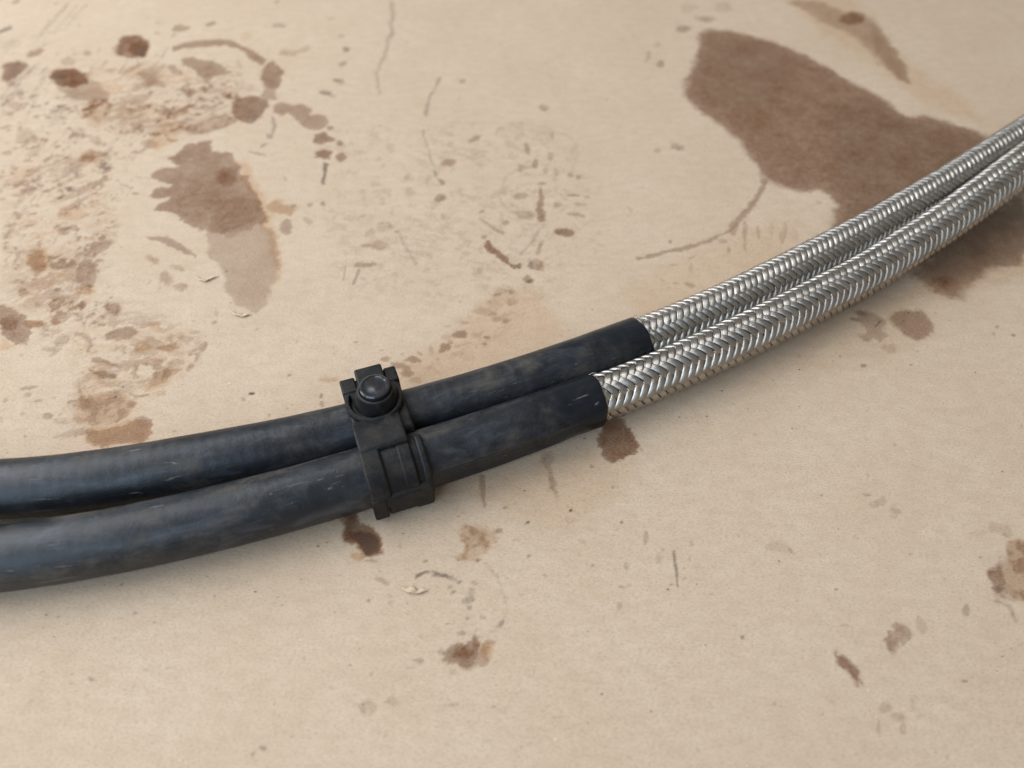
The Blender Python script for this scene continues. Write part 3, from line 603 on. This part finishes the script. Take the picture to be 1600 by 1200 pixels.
# ------------------------------------------------------------------ rubber sleeves and steel braid
def sleeve(path, s_end, r_end, r_of_s, mat, parent, flat=None, seed=0, wall=0.0009, fresh=None):
    ss = np.concatenate([np.arange(0.0, s_end-0.004, 0.0008), np.linspace(s_end-0.004, s_end, 9)])
    nth = 112; th = np.linspace(-math.pi, math.pi, nth, endpoint=False)
    S, TH = np.meshgrid(ss, th, indexing='ij')
    R = np.repeat(r_of_s(ss)[:, None], nth, 1)
    R = R+0.00013*fbm(S, TH*0.010, 0.030, 91+seed, 3)+0.00005*lattice_noise(S, TH*.01, .006, 95+seed)
    if flat is not None: R = flat(S, TH, R)
    tip = sstep(s_end-0.0012, s_end, S); R = R-0.00028*tip**2
    wob = 0.0005*np.sin(TH*2+seed)+0.00025*np.sin(TH*5+1.3*seed)
    Sx = S+wob*sstep(s_end-.012, s_end, S)
    V = path.at(Sx, TH, R)
    UV = np.stack([S, (TH+math.pi)/(2*math.pi), np.clip(fresh(S, TH), 0, 1)], -1)
    # the cut end: rim turned inward, then the inside wall
    rim = [(0.0, -0.00028-wall*.5), (-.0001, -0.00028-wall), (-.006, -0.00028-wall)]
    ex = [path.at(Sx[-1]+a, th, R[-1]+b+0.00028) for a, b in rim]
    V = np.concatenate([V, np.array(ex)], 0); UV = np.concatenate([UV]+[UV[-1:]]*len(rim), 0)
    return link('rubber_sleeve', grid_mesh('rubber_sleeve', V, True, UV), mat, parent)

def braid(path, s0, s1, r_out, parent, phase, N, deg):
    core_r = r_out-0.00105
    ss = np.arange(s0-0.004, s1, 0.002); th = np.linspace(0, 2*math.pi, 32, endpoint=False)
    S, TH = np.meshgrid(ss, th, indexing='ij')
    core = link('steel_braid', grid_mesh('inner_hose', path.at(S, TH, np.full(S.shape, core_r)), True), M_CORE, parent)
    amp = 0.00046; cup = 0.00020
    r0 = r_out-amp-cup
    lead = 2*math.pi*r0/math.tan(math.radians(deg)); k = 2*math.pi/lead
    beta = math.atan(k*r0)
    W = 2*math.pi*r0/N*math.cos(beta)*0.93
    ds = lead/72.0; sv = np.arange(s0-0.003, s1, ds)
    wv = np.array([-.5, -.43, -.25, 0, .25, .43, .5])
    prof = cup*(1-(2*np.abs(wv))**2.2); prof[[0, -1]] -= 0.00032
    for fam in (1, -1):
        for i in range(N):
            thc = phase+2*math.pi*i/N+fam*k*sv
            c = np.cos(math.pi/2*((N/math.pi)*(thc-phase)-0.5))
            c = fam*np.tanh(1.5*c)/math.tanh(1.5)
            tw = lattice_noise(sv, sv*0+i*3.7+fam, 0.004, 131)
            h = amp*c+0.00007*tw
            thc = thc+0.022*lattice_noise(sv, sv*0+i*5.3+fam*.7, 0.005, 151)
            wj = 1+0.07*lattice_noise(sv, sv*0+i*2.3+fam, 0.004, 161)
            Sg = sv[:, None]-fam*wv[None]*wj[:, None]*W*math.sin(beta)
            Tg = thc[:, None]+wv[None]*wj[:, None]*W*math.cos(beta)/r0
            tilt = 0.22*lattice_noise(sv, sv*0+i*1.9-fam, 0.003, 141)
            Rg = r0+h[:, None]+prof[None]+tilt[:, None]*wv[None]*0.0006
            V = path.at(Sg, Tg, Rg)
            UV = np.stack([np.repeat(sv[:, None], 7, 1), np.repeat(wv[None]+.5, len(sv), 0)], -1)
            if fam < 0: V = V[:, ::-1]; UV = UV[:, ::-1]
            link('strand', grid_mesh('strand', np.ascontiguousarray(V), False, np.ascontiguousarray(UV)), M_STEEL, core)
    return core

def hose(label, base):
    e = bpy.data.objects.new('braided_hose', None); COL.objects.link(e); e.empty_display_size = .01
    tag(e, label, 'hose', 'two hoses held by one clamp')
    return e

near_hose = hose('nearer thicker hose, black rubber sleeve ending first in silver steel braid, along the lower edge', None)
far_hose = hose('farther hose, black rubber sleeve reaching further right before silver braid, under the clamp bolt', None)

def rL(s): 
    return np.interp(s, [0, sL_end-.085, sL_end-.035, sL_end], [.01045, .0105, .01025, .00985])
def rU(s): return np.interp(s, [0, sU_end-.16, sU_end-.09, sU_end], [.0101, .0099, .0094, .0094])
def flat_fold(S, TH, R):
    # a flattened facet runs along the near flank of the sleeve, right of the clamp
    a = sstep(sL_end-.070, sL_end-.055, S)*(1-sstep(sL_end-.022, sL_end-.004, S))
    thm = math.radians(99); half = math.radians(36)
    d = R*math.cos(half)
    flat = d/np.cos(np.clip(TH-thm, -half, half))
    R2 = np.where(np.abs(TH-thm) < half, R*(1-a)+flat*a, R)
    return R2+0.00042*a*np.exp(-((TH-math.radians(64))/math.radians(3.2))**2)
sleeve(path_L, sL_end, .00985, rL, M_RUB2, near_hose, flat_fold, 2, .0009, lambda S, TH: np.maximum(sstep(sL_end-.030, sL_end-.014, S), sstep(sL_end-.068, sL_end-.058, S)*sstep(math.radians(60), math.radians(66), TH)*(1-sstep(math.radians(128), math.radians(140), TH))))
sleeve(path_U, sU_end, .0094, rU, M_RUB1, far_hose, None, 5, .0006, lambda S, TH: .6*sstep(sU_end-.045, sU_end-.010, S))
braid(path_L, sL_end, path_L.s[-1], R_BRAID_L, near_hose, 0.22, 10, 57.0)
braid(path_U, sU_end, path_U.s[-1], R_BRAID_U, far_hose, 0.55, 10, 59.5)

# ------------------------------------------------------------------ the clamp
ang = math.radians(19.5)
clamp = bpy.data.objects.new('hose_clamp', None); COL.objects.link(clamp); clamp.empty_display_size = .01
clamp.location = (-0.0401, -0.0447, 0); clamp.rotation_euler = (0, 0, ang); clamp.scale = (1, 1, 1)
tag(clamp, 'black plastic clamp with a round bolt head gripping both hoses', 'clamp')

def finish(bm, name, mat, parent, bevel=0.45, seg=3, smooth=True):
    bmesh.ops.scale(bm, vec=(.001, .001, .001), verts=bm.verts)
    bmesh.ops.recalc_face_normals(bm, faces=bm.faces)
    me = bpy.data.meshes.new(name); bm.to_mesh(me); bm.free()
    o = link(name, me, mat, parent, smooth)
    if bevel:
        b = o.modifiers.new('bevel', 'BEVEL'); b.width = bevel*.001; b.segments = seg; b.limit_method = 'ANGLE'; b.use_clamp_overlap = True; b.angle_limit = math.radians(28)
        b.harden_normals = False
    if smooth: me.set_sharp_from_angle(angle=math.radians(32))
    return o
def prism(bm, prof, x0, x1):
    a = [bm.verts.new((x0, y, z)) for y, z in prof]; b = [bm.verts.new((x1, y, z)) for y, z in prof]; n = len(prof)
    bm.faces.new(a[::-1]); bm.faces.new(b)
    for i in range(n): bm.faces.new((a[i], a[(i+1) % n], b[(i+1) % n], b[i]))
def arc(cy, cz, r, a0, a1, n):
    return [(cy+r*math.cos(math.radians(a0+(a1-a0)*i/n)), cz+r*math.sin(math.radians(a0+(a1-a0)*i/n))) for i in range(n+1)]
def saddle(r, far_y, far_z, a_end=200):
    """section over the near hose (centre 0, 10.5): flat far shoulder, arc over the top, near flank"""
    return [(far_y, far_z-6), (far_y, far_z)]+arc(0, 10.5, r, 78, a_end, 16)+[(0, 8)]
def part(name, specs, bevel=.45, mat=None):
    bevel *= 1.7
    bm = bmesh.new()
    for prof, x0, x1 in specs: prism(bm, prof, x0, x1)
    return finish(bm, name, mat or M_PLAST, clamp, bevel)

# block that holds the far hose, with the three stepped tabs behind the bolt
part('clamp_body', [([(36.0, 9), (36.0, 17.6), (33, 19.4), (30, 20.0), (13.0, 20.4), (8, 21.0), (4, 15), (12, 6)], -9.0, 10.6)], .5)
part('tab', [([(37.6, 13), (37.6, 21.2), (36.6, 22.0), (24, 22.0), (24, 13)], -3.4, 6.3)], .5)
part('tab', [([(36.3, 12), (36.3, 19.0), (35.4, 19.8), (29, 20.6), (27, 14)], -9.3, -3.9)], .5)
part('tab', [([(36.6, 12), (36.6, 19.2), (35.6, 20.2), (29, 20.9), (27, 14)], 6.5, 10.9)], .5)
# saddle over the near hose
part('saddle', [(saddle(12.0, 12, 21.6), -9.0, 6.8)], .4)
part('bridge', [([(15.5, 15), (15.5, 21.2), (13.5, 22.2), (8, 23.6), (4.0, 24.1), (1.6, 24.0), (0.6, 23.2), (0.6, 15)], -9.3, 7.0)], .6)
part('flange', [([(3, 15)]+[(3, 23.9)]+arc(0, 10.5, 13.0, 84, 196, 16)+[(0, 8)], -9.6, -2.9)], .45)
part('rib', [([(2, 16)]+[(2, 22.8)]+arc(0, 10.5, 12.25, 84, 185, 14)+[(0, 9)], 2.4, 6.9)], .35)
part('groove_web', [([(4, 15)]+[(5, 19.5)]+arc(0, 10.5, 11.1, 70, 190, 14)+[(0, 9)], 6.6, 9.2)], .2)
part('flange', [([(3, 15)]+[(3.6, 21.6)]+arc(0, 10.5, 12.5, 78, 188, 14)+[(0, 9)], 8.9, 11.4)], .45)
part('foot', [([(-6, 3.4), (-11.4, 2.6), (-12.9, 4.2), (-13.3, 9.0), (-12.8, 13.6), (-11.4, 14.6), (-6, 14.6)], -4.6, 10.9),
              ([(-6, 2.2), (-11.6, 1.4), (-13.2, 3.4), (-13.6, 9.0), (-13.1, 13.9), (-11.4, 15.0), (-6, 15.0)], -9.8, -4.9)], .5)
part('foot_step', [([(-8, 1.6), (-12.0, 1.8), (-12.6, 4.0), (-12.6, 8.0), (-8, 8.0)], 4.6, 10.7)], .4)

def lathe(name, prof, mat, parent, loc, n=56, bevel=0, arc_deg=360, start=0):
    """prof: (radius, z) in mm"""
    bm = bmesh.new(); cols = []
    cnt = n if arc_deg == 360 else n+1
    for i in range(cnt):
        a = math.radians(start+arc_deg*i/n)
        cols.append([bm.verts.new((loc[0]+r*math.cos(a), loc[1]+r*math.sin(a), loc[2]+z)) for r, z in prof])
    for i in range(n):
        A, B = cols[i], cols[(i+1) % cnt]
        for j in range(len(prof)-1): bm.faces.new((A[j], A[j+1], B[j+1], B[j]))
    if arc_deg != 360:
        bm.faces.new(cols[0]); bm.faces.new(cols[-1][::-1])
    bmesh.ops.remove_doubles(bm, verts=bm.verts, dist=1e-4)
    return finish(bm, name, mat, parent, bevel)

# horseshoe collar, tapered boss and the bolt in it
lathe('collar', [(9.9, -2), (9.9, 1.6), (9.5, 2.2), (8.6, 2.2), (8.0, 1.2), (8.0, -2), (9.9, -2)], M_PLAST, clamp, (0.4, 22.6, 20.0), 44, 0, 240, 152)
lathe('boss', [(8.0, -1), (7.9, .6), (7.0, 3.2), (6.5, 5.2), (6.2, 5.9), (5.5, 6.1), (5.4, 4.6), (0, 4.6)], M_PLAST, clamp, (1.5, 23.0, 20.0))
bolt = lathe('bolt', [(5.3, 4.0), (5.35, 6.6), (5.2, 7.4), (4.8, 7.75), (4.3, 7.75), (4.0, 7.45), (3.0, 7.40), (1.5, 7.55), (0, 7.62)], M_BOLT, clamp, (1.6, 23.2, 19.8))

# ------------------------------------------------------------------ stray wire ends and grit
def stray_wires(path, s_end, r, core, n, seed):
    R = random.Random(seed)
    for q in range(n):
        th = math.radians(R.uniform(-60, 100)); L = R.uniform(.0018, .0042); t = np.linspace(0, 1, 9)
        S = s_end+0.0002+L*t*R.uniform(.4, .9); TH = th+R.choice([-1, 1])*R.uniform(.1, .35)*t; rr = r+0.00005+R.uniform(.0002, .0007)*np.sin(t*2.6)
        c = path.at(S, TH, rr); tg = np.gradient(c, axis=0); tg /= np.linalg.norm(tg, axis=1)[:, None]
        a = np.cross(tg, [0.3, 0.2, 1.0]); a /= np.linalg.norm(a, axis=1)[:, None]; b = np.cross(tg, a)
        V = np.stack([c+0.00007*(math.cos(k*math.pi/2)*a+math.sin(k*math.pi/2)*b) for k in range(4)], 1)
        link('stray_wire', grid_mesh('stray_wire', V, True), M_STEEL, core)
for o in list(COL.objects):
    if o.name.startswith('steel_braid'):
        nearp = o.parent == near_hose
        stray_wires(path_L if nearp else path_U, sL_end if nearp else sU_end, R_BRAID_L if nearp else R_BRAID_U, o, 9, 3 if nearp else 8)

bm = bmesh.new()
for q in range(90):
    if q < 60:
        s_ = rng.uniform(0.03, 0.40); side = rng.uniform(.0115, .024)*(1 if rng.random() < .75 else -2.2)
        k_ = int(s_*1000); P_ = path_L.P[k_]+path_L.B[k_]*side
    else:
        P_ = on_plane(rng.uniform(0, 1600), rng.uniform(0, 1200))[0]
    sz = rng.uniform(.00010, .00026)
    vs = bmesh.ops.create_icosphere(bm, subdivisions=1, radius=sz)['verts']
    k1, k2 = rng.uniform(.5, 2.4), rng.uniform(.4, 1)
    for v in vs:
        v.co = Vector((v.co.x*k1, v.co.y*k2, v.co.z*.7))*rng.uniform(.8, 1.2)+Vector((P_[0], P_[1], sz*.45+.0002))
me = bpy.data.meshes.new('grit'); bm.to_mesh(me); bm.free()
grit = link('grit', me, plain('dark_grit', (0.07, 0.055, 0.04), 0.8, 0.3), None, False)
tag(grit, 'tiny dark crumbs of grit scattered on the cardboard', 'grit', kind='stuff')
